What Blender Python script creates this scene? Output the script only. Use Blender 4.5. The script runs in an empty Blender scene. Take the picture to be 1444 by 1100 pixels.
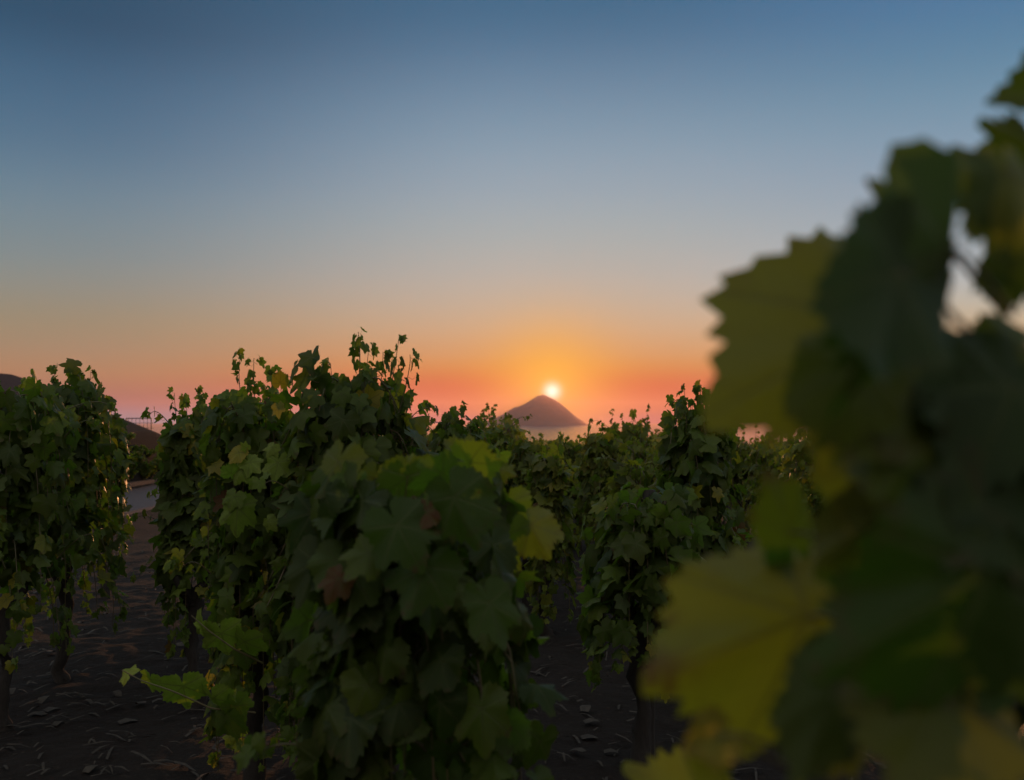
import bpy, math, random
import numpy as np
from mathutils import Vector, Matrix

S = bpy.context.scene
C = S.collection
R = math.radians

# ------------------------------------------------------------------ camera
F = 1400.0                       # focal length in photo pixels (photo 1444 x 1100)
CAM_H = 1.6
EYE_Y = 592.5                    # photo row of the true horizon
PITCH = math.atan((EYE_Y - 550.0) / F)
cam = bpy.data.cameras.new('camera')
cam.sensor_width = 36.0
cam.lens = 36.0 * F / 1444.0
cam.clip_start = 0.02
cam.clip_end = 80000.0
cam.dof.use_dof = True
cam.dof.focus_distance = 5.4
cam.dof.aperture_fstop = 3.0
cam.dof.aperture_blades = 9
camo = bpy.data.objects.new('camera', cam)
camo.location = (0, 0, CAM_H)
camo.rotation_euler = (R(90) + PITCH, 0, 0)
C.objects.link(camo)
S.camera = camo

def ray(px, py):
    """direction through photo pixel, scaled so that its forward (y) part is 1"""
    cx, cy = (px - 722.0) / F, (550.0 - py) / F
    c, s = math.cos(PITCH), math.sin(PITCH)
    y, z = c - cy * s, s + cy * c
    return np.array([cx / y, 1.0, z / y])

def at(px, py, d):
    """the point d metres ahead that is seen at a photo pixel"""
    return np.array([0, 0, CAM_H]) + ray(px, py) * d

# ------------------------------------------------------------------ sun + sky
sd = ray(778.6, 552.5); sd = sd / np.linalg.norm(sd)
SKY_MIX = 1.0
SUN_EL = math.asin(sd[2]); SUN_AZ = math.atan2(sd[0], sd[1])     # azimuth clockwise from +Y
sun = bpy.data.lights.new('sun', 'SUN')
sun.energy = 2.2
sun.angle = R(0.53)
sun.color = (1.0, 0.43, 0.17)
suno = bpy.data.objects.new('sun', sun)
suno.rotation_euler = Vector(-sd).to_track_quat('-Z', 'Y').to_euler()
suno.location = (0, 0, 30)
C.objects.link(suno)

def lin(c):
    return tuple(((v / 255.0) / 12.92 if v / 255.0 <= 0.04045 else ((v / 255.0 + 0.055) / 1.055) ** 2.4) for v in c)

W = bpy.data.worlds.new('World')
S.world = W
W.use_nodes = True
nt = W.node_tree
nt.nodes.clear()
class NB:
    """small node-building helper"""
    def __init__(s, tree): s.t = tree
    def n(s, kind, **kw):
        nd = s.t.nodes.new(kind)
        for k, v in kw.items(): setattr(nd, k, v)
        return nd
    def link(s, a, b): s.t.links.new(a, b)
    def put(s, sock, v):
        if isinstance(v, bpy.types.NodeSocket): s.link(v, sock)
        else: sock.default_value = v
    def m(s, op, a, b=None, c=None, clamp=False):
        nd = s.n('ShaderNodeMath', operation=op, use_clamp=clamp)
        s.put(nd.inputs[0], a)
        if b is not None: s.put(nd.inputs[1], b)
        if c is not None: s.put(nd.inputs[2], c)
        return nd.outputs[0]
    def vm(s, op, a, b=None, scale=None):
        nd = s.n('ShaderNodeVectorMath', operation=op)
        s.put(nd.inputs[0], a)
        if b is not None: s.put(nd.inputs[1], b)
        if scale is not None: s.put(nd.inputs['Scale'], scale)
        return nd.outputs['Value'] if op in ('DOT_PRODUCT', 'LENGTH', 'DISTANCE') else nd.outputs[0]
    def mix(s, f, a, b, mode='MIX'):
        nd = s.n('ShaderNodeMix', data_type='RGBA', blend_type=mode)
        s.put(nd.inputs[0], f); s.put(nd.inputs[6], a); s.put(nd.inputs[7], b)
        return nd.outputs[2]
    def ramp(s, f, stops, interp='LINEAR'):
        nd = s.n('ShaderNodeValToRGB')
        cr = nd.color_ramp; cr.interpolation = interp
        p, c = stops[0]; cr.elements[0].position = p; cr.elements[0].color = (c[0], c[1], c[2], 1)
        p, c = stops[-1]; cr.elements[1].position = p; cr.elements[1].color = (c[0], c[1], c[2], 1)
        for p, c in stops[1:-1]: cr.elements.new(p).color = (c[0], c[1], c[2], 1)
        s.put(nd.inputs[0], f)
        return nd.outputs[0]
    def mr(s, v, a, b, c=0.0, d=1.0, smooth=False):
        nd = s.n('ShaderNodeMapRange', interpolation_type='SMOOTHSTEP' if smooth else 'LINEAR')
        s.put(nd.inputs[0], v)
        for i, q in enumerate((a, b, c, d)): nd.inputs[i + 1].default_value = q
        return nd.outputs[0]
    def noise(s, vec, scale, detail=4.0, rough=0.55, col=False):
        nd = s.n('ShaderNodeTexNoise')
        if vec is not None: s.put(nd.inputs['Vector'], vec)
        nd.inputs['Scale'].default_value = scale; nd.inputs['Detail'].default_value = detail
        nd.inputs['Roughness'].default_value = rough
        return nd.outputs[1 if col else 0]

b = NB(nt)
tc = b.n('ShaderNodeTexCoord')
direction = b.vm('NORMALIZE', tc.outputs['Generated'])
sep = b.n('ShaderNodeSeparateXYZ'); b.link(direction, sep.inputs[0])
elev = b.m('DEGREES', b.m('ARCSINE', sep.outputs[2]))
# signed azimuth from the sun in degrees
azi = b.m('SUBTRACT', b.m('DEGREES', b.m('ARCTAN2', sep.outputs[0], sep.outputs[1])), math.degrees(SUN_AZ))
pos = b.mr(elev, -2.0, 38.0)
def stops(rows):
    out = []
    for py, c in rows:
        e = math.degrees(math.atan((EYE_Y - py) / F))
        out.append((min(1.0, (e + 2.0) / 40.0), lin(c)))
    return sorted(out)
SKY_C = [(640, (78.5, 43.1, 114.1)), (590.0, (78.5, 43.1, 114.1)), (578.0, (129.0, 39.5, 34.1)), (560.0, (166.6, 43.1, 28.6)), (540.1, (185.5, 68.1, 26.8)), (520.1, (195.8, 132.4, 56.8)), (500.1, (195.8, 150.7, 97.8)), (466.2, (193.1, 169.3, 134.4)), (427.2, (181.7, 175.4, 156.5)), (385.3, (171.6, 176.6, 169.7)), (325.4, (155.1, 174.0, 176.0)), (265.5, (143.0, 166.7, 180.1)), (184.6, (119.4, 153.7, 174.5)), (90.8, (86.6, 126.9, 155.6)), (4.9, (49.0, 103.5, 136.9)), (-150, (47.5, 100.4, 132.8)), (-480, (156, 168, 176))]
SKY_L = [(640, (64.0, 153.6, 183.1)), (592.1, (64.0, 153.6, 183.1)), (581.3, (129.0, 139.5, 168.5)), (569.6, (106.6, 101.2, 116.9)), (554.3, (152.1, 114.9, 100.6)), (531.8, (169.8, 133.5, 95.8)), (500.4, (156.3, 139.1, 113.7)), (463.5, (147.1, 141.3, 115.2)), (421.2, (134.9, 143.3, 135.2)), (379.0, (122.1, 142.4, 144.5)), (302.6, (101.2, 134.6, 151.8)), (229.8, (74.6, 115.5, 141.5)), (145.2, (56.2, 101.2, 131.4)), (68.8, (31.4, 77.2, 105.2)), (-150, (31.1, 76.4, 104.1)), (-480, (156, 168, 176))]
SKY_R = [(640, (65.8, 39.5, 119.4)), (592.0, (65.8, 39.5, 119.4)), (575.9, (82.2, 37.7, 35.7)), (556.9, (171.4, 63.7, 30.4)), (528.3, (191.9, 147.2, 101.0)), (504.6, (196.5, 161.8, 109.3)), (456.1, (192.3, 184.8, 157.7)), (409.5, (172.0, 185.7, 188.2)), (338.3, (153.7, 172.5, 183.2)), (267.0, (134.0, 159.7, 179.0)), (204.2, (117.4, 152.9, 175.0)), (124.4, (88.9, 134.8, 162.5)), (33.2, (66.7, 116.1, 155.8)), (-150, (64.7, 112.6, 151.1)), (-480, (156, 168, 176))]
SKY_B = [(640, (88, 77, 72)), (592, (94, 83, 78)), (500, (110, 99, 93)), (350, (132, 126, 121)), (100, (160, 160, 157)), (-400, (170, 176, 179))]
col = b.ramp(pos, stops(SKY_C), 'B_SPLINE')
col = b.mix(b.mr(azi, -1.0, -27.0, smooth=True), col, b.ramp(pos, stops(SKY_L), 'B_SPLINE'))
col = b.mix(b.mr(azi, 2.0, 24.0, smooth=True), col, b.ramp(pos, stops(SKY_R), 'B_SPLINE'))
col = b.mix(b.mr(b.m('ABSOLUTE', azi), 40.0, 120.0, smooth=True), col, b.ramp(pos, stops(SKY_B)))
# the glow round the sun and the white-hot disc itself
ang = b.m('DEGREES', b.m('ARCCOSINE', b.m('MINIMUM', b.vm('DOT_PRODUCT', direction, tuple(sd)), 0.9999999)))
def gauss(w): return b.m('EXPONENT', b.m('MULTIPLY', b.m('POWER', b.m('DIVIDE', ang, w), 2.0), -1.0))
def add(c, g, rgb): return b.mix(1.0, c, b.mix(g, (0, 0, 0, 1), (*rgb, 1)), 'ADD')
col = b.mix(b.m('MULTIPLY', gauss(3.5), 0.88), col, (*lin((252, 184, 48)), 1))
col = add(col, gauss(1.5), (0.10, 0.10, 0.0))
col = add(col, gauss(0.44), (0.9, 1.1, 1.3))
# daylight model of the same sun height under it
sky = b.n('ShaderNodeTexSky', sky_type='NISHITA')
sky.sun_disc = False; sky.sun_elevation = SUN_EL; sky.sun_rotation = SUN_AZ
sky.altitude = 100.0; sky.air_density = 1.0; sky.dust_density = 1.0
bg_n = b.n('ShaderNodeBackground'); b.link(sky.outputs[0], bg_n.inputs[0]); bg_n.inputs[1].default_value = 0.05
bg_c = b.n('ShaderNodeBackground'); b.link(col, bg_c.inputs[0]); bg_c.inputs[1].default_value = 1.0
both = b.n('ShaderNodeMixShader'); both.inputs[0].default_value = SKY_MIX
b.link(bg_n.outputs[0], both.inputs[1]); b.link(bg_c.outputs[0], both.inputs[2])
out = b.n('ShaderNodeOutputWorld'); b.link(both.outputs[0], out.inputs[0])
W.cycles.sampling_method = 'MANUAL'; W.cycles.sample_map_resolution = 1024

# ------------------------------------------------------------------ exposure and render settings
S.view_settings.view_transform = 'Standard'
S.view_settings.look = 'None'
S.view_settings.exposure = 0.0
S.view_settings.gamma = 1.0
S.render.engine = 'CYCLES'
S.cycles.use_denoising = True
S.cycles.max_bounces = 6
S.cycles.diffuse_bounces = 3
S.cycles.glossy_bounces = 2
S.cycles.transmission_bounces = 4
S.cycles.transparent_max_bounces = 6
S.cycles.volume_bounces = 0
S.cycles.caustics_reflective = False
S.cycles.caustics_refractive = False
S.cycles.sample_clamp_indirect = 4.0
HAZE_D = 5.2e-5
HAZE_G = 0.6
HAZE_COL = (0.95, 0.58, 0.54, 1)

# ------------------------------------------------------------------ helpers for meshes, things, parts
def new_mat(name):
    m = bpy.data.materials.new(name); m.use_nodes = True
    m.node_tree.nodes.clear()
    nb = NB(m.node_tree)
    o = nb.n('ShaderNodeOutputMaterial')
    return m, nb, o

def mesh_obj(name, verts, faces, mat=None, parent=None, smooth=True):
    me = bpy.data.meshes.new(name)
    me.from_pydata([tuple(map(float, v)) for v in verts], [], [tuple(map(int, f)) for f in faces])
    if smooth: me.polygons.foreach_set('use_smooth', [True] * len(me.polygons))
    me.update()
    o = bpy.data.objects.new(name, me)
    if mat: me.materials.append(mat)
    if parent: o.parent = parent
    C.objects.link(o)
    return o

def tag(o, label=None, cat=None, group=None, kind=None):
    if label: o['label'] = label
    if cat: o['category'] = cat
    if group: o['group'] = group
    if kind: o['kind'] = kind
    return o

def grid(xs, ys, zf):
    X, Y = np.meshgrid(xs, ys)
    Z = zf(X, Y)
    v = np.stack([X.ravel(), Y.ravel(), Z.ravel()], 1)
    nx, ny = len(xs), len(ys)
    i = (np.arange(ny - 1)[:, None] * nx + np.arange(nx - 1)[None, :]).ravel()
    f = np.stack([i, i + 1, i + nx + 1, i + nx], 1)
    return v, f

def fast_obj(name, v, f, mat, parent=None, smooth=True, uv=None, tint=None):
    """mesh from numpy arrays; f (n,3) or (n,4)"""
    me = bpy.data.meshes.new(name)
    v = np.asarray(v, np.float32); f = np.asarray(f, np.int32)
    k = f.shape[1]
    me.vertices.add(len(v)); me.vertices.foreach_set('co', v.ravel())
    me.loops.add(f.size); me.loops.foreach_set('vertex_index', f.ravel())
    me.polygons.add(len(f))
    me.polygons.foreach_set('loop_start', np.arange(0, f.size, k, dtype=np.int32))
    me.polygons.foreach_set('loop_total', np.full(len(f), k, np.int32))
    if uv is not None:
        l = me.uv_layers.new(name='leaf')
        l.data.foreach_set('uv', np.asarray(uv, np.float32)[f.ravel()].ravel())
    if tint is not None:
        a = me.color_attributes.new('tint', 'FLOAT_COLOR', 'POINT')
        a.data.foreach_set('color', np.asarray(tint, np.float32).ravel())
    me.update(calc_edges=True); me.validate()
    if smooth: me.polygons.foreach_set('use_smooth', np.ones(len(f), bool))
    me.materials.append(mat)
    o = bpy.data.objects.new(name, me)
    if parent: o.parent = parent
    C.objects.link(o)
    return o

def vnoise(x, y, seed=0):
    """smooth value noise, vectorised"""
    xi = np.floor(x).astype(int); yi = np.floor(y).astype(int)
    fx = x - xi; fy = y - yi
    fx = fx * fx * (3 - 2 * fx); fy = fy * fy * (3 - 2 * fy)
    def h(a, c):
        n = (a * 374761393 + c * 668265263 + seed * 1442695041) & 0x7fffffff
        n = ((n ^ (n >> 13)) * 1274126177) & 0x7fffffff
        return ((n ^ (n >> 16)) & 0xffff) / 65535.0
    return (h(xi, yi) * (1 - fx) + h(xi + 1, yi) * fx) * (1 - fy) + (h(xi, yi + 1) * (1 - fx) + h(xi + 1, yi + 1) * fx) * fy
def fbm(x, y, oct=4, seed=0):
    s = 0; a = 0.5
    for i in range(oct):
        s = s + a * (vnoise(x, y, seed + i) - 0.5); x = x * 2.03; y = y * 2.03; a *= 0.5
    return s

# ------------------------------------------------------------------ sea, island, air
SEA_Z = -60.0
m_sea, b, o = new_mat('sea_water')
geo = b.n('ShaderNodeNewGeometry')
p = b.n('ShaderNodeBsdfPrincipled')
p.inputs['Base Color'].default_value = (0.02, 0.03, 0.045, 1)
p.inputs['Roughness'].default_value = 0.14
p.inputs['IOR'].default_value = 1.33
bm_ = b.n('ShaderNodeBump'); bm_.inputs['Strength'].default_value = 0.10; bm_.inputs['Distance'].default_value = 1.0
b.link(b.noise(geo.outputs['Position'], 0.05, 5.0, 0.6), bm_.inputs['Height'])
b.link(bm_.outputs[0], p.inputs['Normal'])
b.link(p.outputs[0], o.inputs[0])
SEA_R = 18000.0
k = 96
ang_ = np.linspace(0, 2 * np.pi, k, endpoint=False)
rings = [0.0, 300, 1200, 4000, 9000, SEA_R]
v = [(0, 0, SEA_Z)]; f = []
for r_ in rings[1:]:
    for a_ in ang_: v.append((r_ * math.sin(a_), r_ * math.cos(a_), SEA_Z))
for i in range(k): f.append((0, 1 + (i + 1) % k, 1 + i))
for q in range(len(rings) - 2):
    for i in range(k):
        a0, a1 = 1 + q * k + i, 1 + q * k + (i + 1) % k
        f.append((a0, a1, a1 + k, a0 + k))
tag(mesh_obj('sea', v, f, m_sea), kind='structure')

ISL_D = 12000.0
def prof(px_rows):
    """photo outline of the island -> (offset in metres from the summit, height above the sea)"""
    q = []
    for px, py in px_rows:
        w = at(px, py, ISL_D)
        q.append((w[0], w[2] - SEA_Z))
    return q
peak_x = at(763, 557, ISL_D)[0]
outline = prof([(676, 597), (690, 593), (700, 589), (710, 584), (718, 578.5), (725, 574.5), (732, 573), (740, 569.5), (750, 563.5), (758, 558), (763, 555.5),
                (770, 558), (780, 562.5), (788, 567.5), (797, 574.5), (806, 582.5), (813, 588.5), (820, 593), (830, 597)])
ox = np.array([a - peak_x for a, _ in outline]); oz = np.array([c for _, c in outline])
oz[0] = oz[-1] = -5.0
def island_z(X, Y):
    r = np.hypot(X, Y)
    th = np.arctan2(Y, X)
    right = np.interp(r, ox[ox >= 0], oz[ox >= 0]); left = np.interp(r, -ox[ox <= 0][::-1], oz[ox <= 0][::-1])
    wr = 0.5 + 0.5 * np.cos(th)
    wl = wr ** 1.5
    z = right * wl + left * (1 - wl)
    gul = fbm(X / 130.0 + 40, Y / 130.0 + 3, 5, 5) * np.clip(r / 250.0, 0, 1) * np.clip(z, 0, 120) * 0.5
    return SEA_Z + z + gul * (1 - np.abs(np.cos(th)) ** 12)
v, f = grid(np.linspace(-900, 900, 150), np.linspace(-900, 900, 110), island_z)
v[:, 0] += peak_x; v[:, 1] += ISL_D
m_isl, b, o = new_mat('island_rock')
geo = b.n('ShaderNodeNewGeometry')
p = b.n('ShaderNodeBsdfPrincipled'); p.inputs['Roughness'].default_value = 0.9
b.link(b.mix(b.noise(geo.outputs['Position'], 0.01, 5.0), (0.05, 0.055, 0.03, 1), (0.11, 0.09, 0.075, 1)), p.inputs['Base Color'])
b.link(p.outputs[0], o.inputs[0])
tag(fast_obj('island', v, f, m_isl), kind='structure')

hz = bpy.data.meshes.new('haze')
HX, HB, HT = 18400.0, SEA_Z - 7.0, 330.0
hv = [(x, y, z) for z in (HB, HT) for x, y in ((-HX, -HX), (HX, -HX), (HX, HX), (-HX, HX))]
hz.from_pydata(hv, [], [(3, 2, 1, 0), (4, 5, 6, 7), (0, 1, 5, 4), (1, 2, 6, 5), (2, 3, 7, 6), (3, 0, 4, 7)])
m_hz, b, o = new_mat('haze_air')
pv = b.n('ShaderNodeVolumePrincipled')
pv.inputs['Color'].default_value = HAZE_COL
pv.inputs['Density'].default_value = HAZE_D
pv.inputs['Anisotropy'].default_value = HAZE_G
b.link(pv.outputs[0], o.inputs['Volume'])
hz.materials.append(m_hz)
hzo = bpy.data.objects.new('haze', hz); C.objects.link(hzo)
tag(hzo, 'pale evening haze over the sea and round the island', 'haze', kind='stuff')

# ------------------------------------------------------------------ ground
def gz(x, y):
    x = np.asarray(x, float); y = np.asarray(y, float)
    z = -0.027 * np.clip(y - 9.0, 0, 57.0) - 0.012 * np.clip(x - 1.0, 0, 30) * np.clip((y - 5) / 10.0, 0, 1)
    # the path on the left runs level
    lev = np.clip((-5.6 - x) / 1.2, 0, 1) * np.clip((y - 3) / 6.0, 0, 1)
    z = z * (1 - lev)
    # the overgrown bank beyond the path
    sm = lambda t: np.clip(t, 0, 1) ** 2 * (3 - 2 * np.clip(t, 0, 1))
    crest = np.minimum(1.10 + 0.42 * np.clip(-8.6 - x, 0, 9), 2.1)
    z = z + crest * sm((-8.62 - x) / 0.5) * sm((y - 17.0) / 6.5) * sm((30.0 - y) / 5.0) * sm((x + 40) / 10.0)
    z = z - 0.5 * np.clip(y - 66.0, 0, 400) - 0.25 * np.clip(np.abs(x) - 110.0, 0, 500) - 0.2 * np.clip(-y - 160.0, 0, 500)
    return np.maximum(z, -75.0)
def gbump(x, y):
    near = np.clip(1.0 - (np.hypot(x, y) - 8) / 30.0, 0, 1)
    path = (x < -6.0) & (x > -8.7) & (y > 5)
    return near * (0.075 * fbm(x * 1.3, y * 1.3, 4, 11) + 0.05 * fbm(x * 7.0, y * 7.0, 3, 31)) * np.where(path, 0.25, 1.0)
xs = np.unique(np.concatenate([np.linspace(-520, -60, 24), np.linspace(-60, -16, 30), np.linspace(-16, -8, 110), np.linspace(-8, 5, 290), np.linspace(5, 16, 60), np.linspace(16, 60, 30), np.linspace(60, 520, 24)]))
ys = np.unique(np.concatenate([np.linspace(-520, -10, 26), np.linspace(-10, 2, 24), np.linspace(2, 12, 240), np.linspace(12, 30, 120), np.linspace(30, 75, 60), np.linspace(75, 420, 40)]))
v, f = grid(xs, ys, lambda X, Y: gz(X, Y) + gbump(X, Y))
m_soil, b, o = new_mat('vineyard_soil')
geo = b.n('ShaderNodeNewGeometry')
P = geo.outputs['Position']
p = b.n('ShaderNodeBsdfPrincipled'); p.inputs['Roughness'].default_value = 0.95; p.inputs['Specular IOR Level'].default_value = 0.2
c = b.mix(b.noise(P, 1.3, 5.0), (0.012, 0.008, 0.006, 1), (0.028, 0.019, 0.0145, 1))
c = b.mix(b.mr(b.noise(P, 26.0, 4.0, 0.7), 0.56, 0.7), c, (0.042, 0.030, 0.022, 1))
c = b.mix(b.mr(b.noise(P, 70.0, 3.0, 0.7), 0.6, 0.75), c, (0.02, 0.014, 0.011, 1))
b.link(c, p.inputs['Base Color'])
bm_ = b.n('ShaderNodeBump'); bm_.inputs['Strength'].default_value = 0.8; bm_.inputs['Distance'].default_value = 0.03
b.link(b.noise(P, 22.0, 6.0, 0.7), bm_.inputs['Height']); b.link(bm_.outputs[0], p.inputs['Normal'])
b.link(p.outputs[0], o.inputs[0])
tag(fast_obj('ground', v, f, m_soil), kind='structure')
def ground(x, y): return float(gz(x, y) + gbump(np.float64(x), np.float64(y)))

# ------------------------------------------------------------------ vine leaves
def leaf_template(n, seed=0, teeth=True):
    """lobed, toothed vine leaf: returns 2-D verts (stalk joint at the origin, tip at +y, length 1), triangles"""
    rng = np.random.default_rng(seed)
    keys = np.array([0, 13, 27, 40, 52, 66, 82, 96, 110, 126, 142, 156, 168, 176, 180.0])
    deep = np.array([1.06, 0.80, 0.52, 0.70, 0.94, 0.72, 0.46, 0.60, 0.76, 0.64, 0.58, 0.54, 0.44, 0.24, 0.06])
    full = np.array([1.0, 0.92, 0.84, 0.86, 0.91, 0.86, 0.77, 0.78, 0.79, 0.73, 0.66, 0.60, 0.48, 0.26, 0.06])
    k_ = {0: 0.2, 1: 0.65, 2: 0.4, 3: 0.05, 10: 1.0, 11: 0.6, 12: 0.85, 13: 0.75}.get(seed, 0.7)
    rad = deep * k_ + full * (1 - k_)
    def side():
        return rad * (1 + rng.normal(0, 0.045, len(rad))), rng.uniform(-2.5, 2.5, len(keys)) * (keys > 0) * (keys < 175)
    half = n // 2
    a0 = np.linspace(0, 178, half)
    outs = []
    for sgn in (1, -1):
        r_, ka = side()
        a = a0 + rng.uniform(-0.38, 0.38, half) * (178.0 / half) * (a0 > 3) * (a0 < 174)
        rr = np.interp(a, keys + ka, r_)
        if teeth:
            t = (np.arange(half) % 2) * 2 - 1
            rr = rr * (1 + 0.05 * t * rng.uniform(0.25, 1.5, half) * (a < 165)) + rng.normal(0, 0.012, half) * (a < 165)
        if sgn == 1: rr[0] = 1.04
        th = np.radians(a) * sgn
        outs.append(np.stack([np.sin(th) * rr, np.cos(th) * rr], 1))
    ring = np.concatenate([outs[0], outs[1][:0:-1]])         # right side down, left side back up
    m = len(ring)
    inner = ring[::2] * 0.52 if n >= 24 else None
    v = [np.zeros((1, 2))]; f = []
    if inner is not None:
        q = len(inner)
        v += [inner, ring]
        for i in range(q):
            f.append((0, 1 + (i + 1) % q, 1 + i))
        base = 1 + q
        for i in range(q):
            j = (i + 1) % q
            o0 = base + 2 * i; o1 = base + min(2 * i + 1, m - 1); o2 = base + (2 * (i + 1)) % (2 * q) if i < q - 1 else base
            f.append((1 + i, o1, o0)); f.append((1 + i, 1 + j, o1))
            if o2 != o1: f.append((1 + j, o2, o1))
    else:
        v += [ring]
        for i in range(m): f.append((0, 1 + (i + 1) % m, 1 + i))
    return np.concatenate(v), np.array(f)

LEAVES = {'high': [leaf_template(56, s) for s in range(4)], 'mid': [leaf_template(34, s + 10) for s in range(4)], 'low': [leaf_template(16, s + 20, False) for s in range(3)]}

def nrm(a): return a / np.maximum(np.linalg.norm(a, axis=-1, keepdims=True), 1e-9)

def build_leaves(rng, base, tip, nor, size, quality, tint, warp=1.0, only=None):
    """arrays of leaves -> (verts, tris, uv, tint); base (n,3) joint, tip (n,3) midrib direction, nor (n,3), size (n,), tint (n,3)"""
    V, Fc, U, T = [], [], [], []
    off = 0
    tl = LEAVES[quality]
    pick = rng.integers(0, len(tl), len(base))
    if only: pick = np.array(only)[pick % len(only)]
    for q, (tv, tf) in enumerate(tl):
        ix = np.where(pick == q)[0]
        n = len(ix)
        if n == 0: continue
        x = tv[:, 0][None]; y = tv[:, 1][None]
        r = np.hypot(x, y); th = np.arctan2(x, y)
        fold = rng.normal(-0.12, 0.28, (n, 1)) * warp
        droop = rng.normal(0.22, 0.20, (n, 1)) * warp
        wav = rng.uniform(0.03, 0.12, (n, 1)) * warp
        ph = rng.uniform(0, 6.28, (n, 1))
        twist = rng.normal(0, 0.18, (n, 1)) * warp
        curl = rng.normal(0.1, 0.16, (n, 1)) * warp
        z = fold * np.abs(x) - droop * np.clip(y, -0.3, 2) ** 2 + wav * np.sin(5.0 * th + ph) * r ** 2 + twist * x * y - curl * x * x
        z = z + 0.035 * np.cos(7.2 * th) * r                       # puckered between the veins
        xs_ = x * rng.uniform(0.72, 1.05, (n, 1)); ys_ = y * np.ones((n, 1))
        t = nrm(tip[ix]); nn = nor[ix] - (nor[ix] * t).sum(1, keepdims=True) * t; nn = nrm(nn)
        bb = np.cross(t, nn)
        s = size[ix][:, None, None]
        p = base[ix][:, None, :] + s * (xs_[..., None] * bb[:, None] + ys_[..., None] * t[:, None] + z[..., None] * nn[:, None])
        m = tv.shape[0]
        V.append(p.reshape(-1, 3)); U.append(np.broadcast_to(tv[None], (n, m, 2)).reshape(-1, 2))
        tt = np.concatenate([tint[ix], rng.random((n, 1))], 1)
        T.append(np.broadcast_to(tt[:, None], (n, m, 4)).reshape(-1, 4))
        Fc.append((tf[None] + (off + np.arange(n) * m)[:, None, None]).reshape(-1, 3)); off += n * m
    return np.concatenate(V), np.concatenate(Fc), np.concatenate(U), np.concatenate(T)

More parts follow.
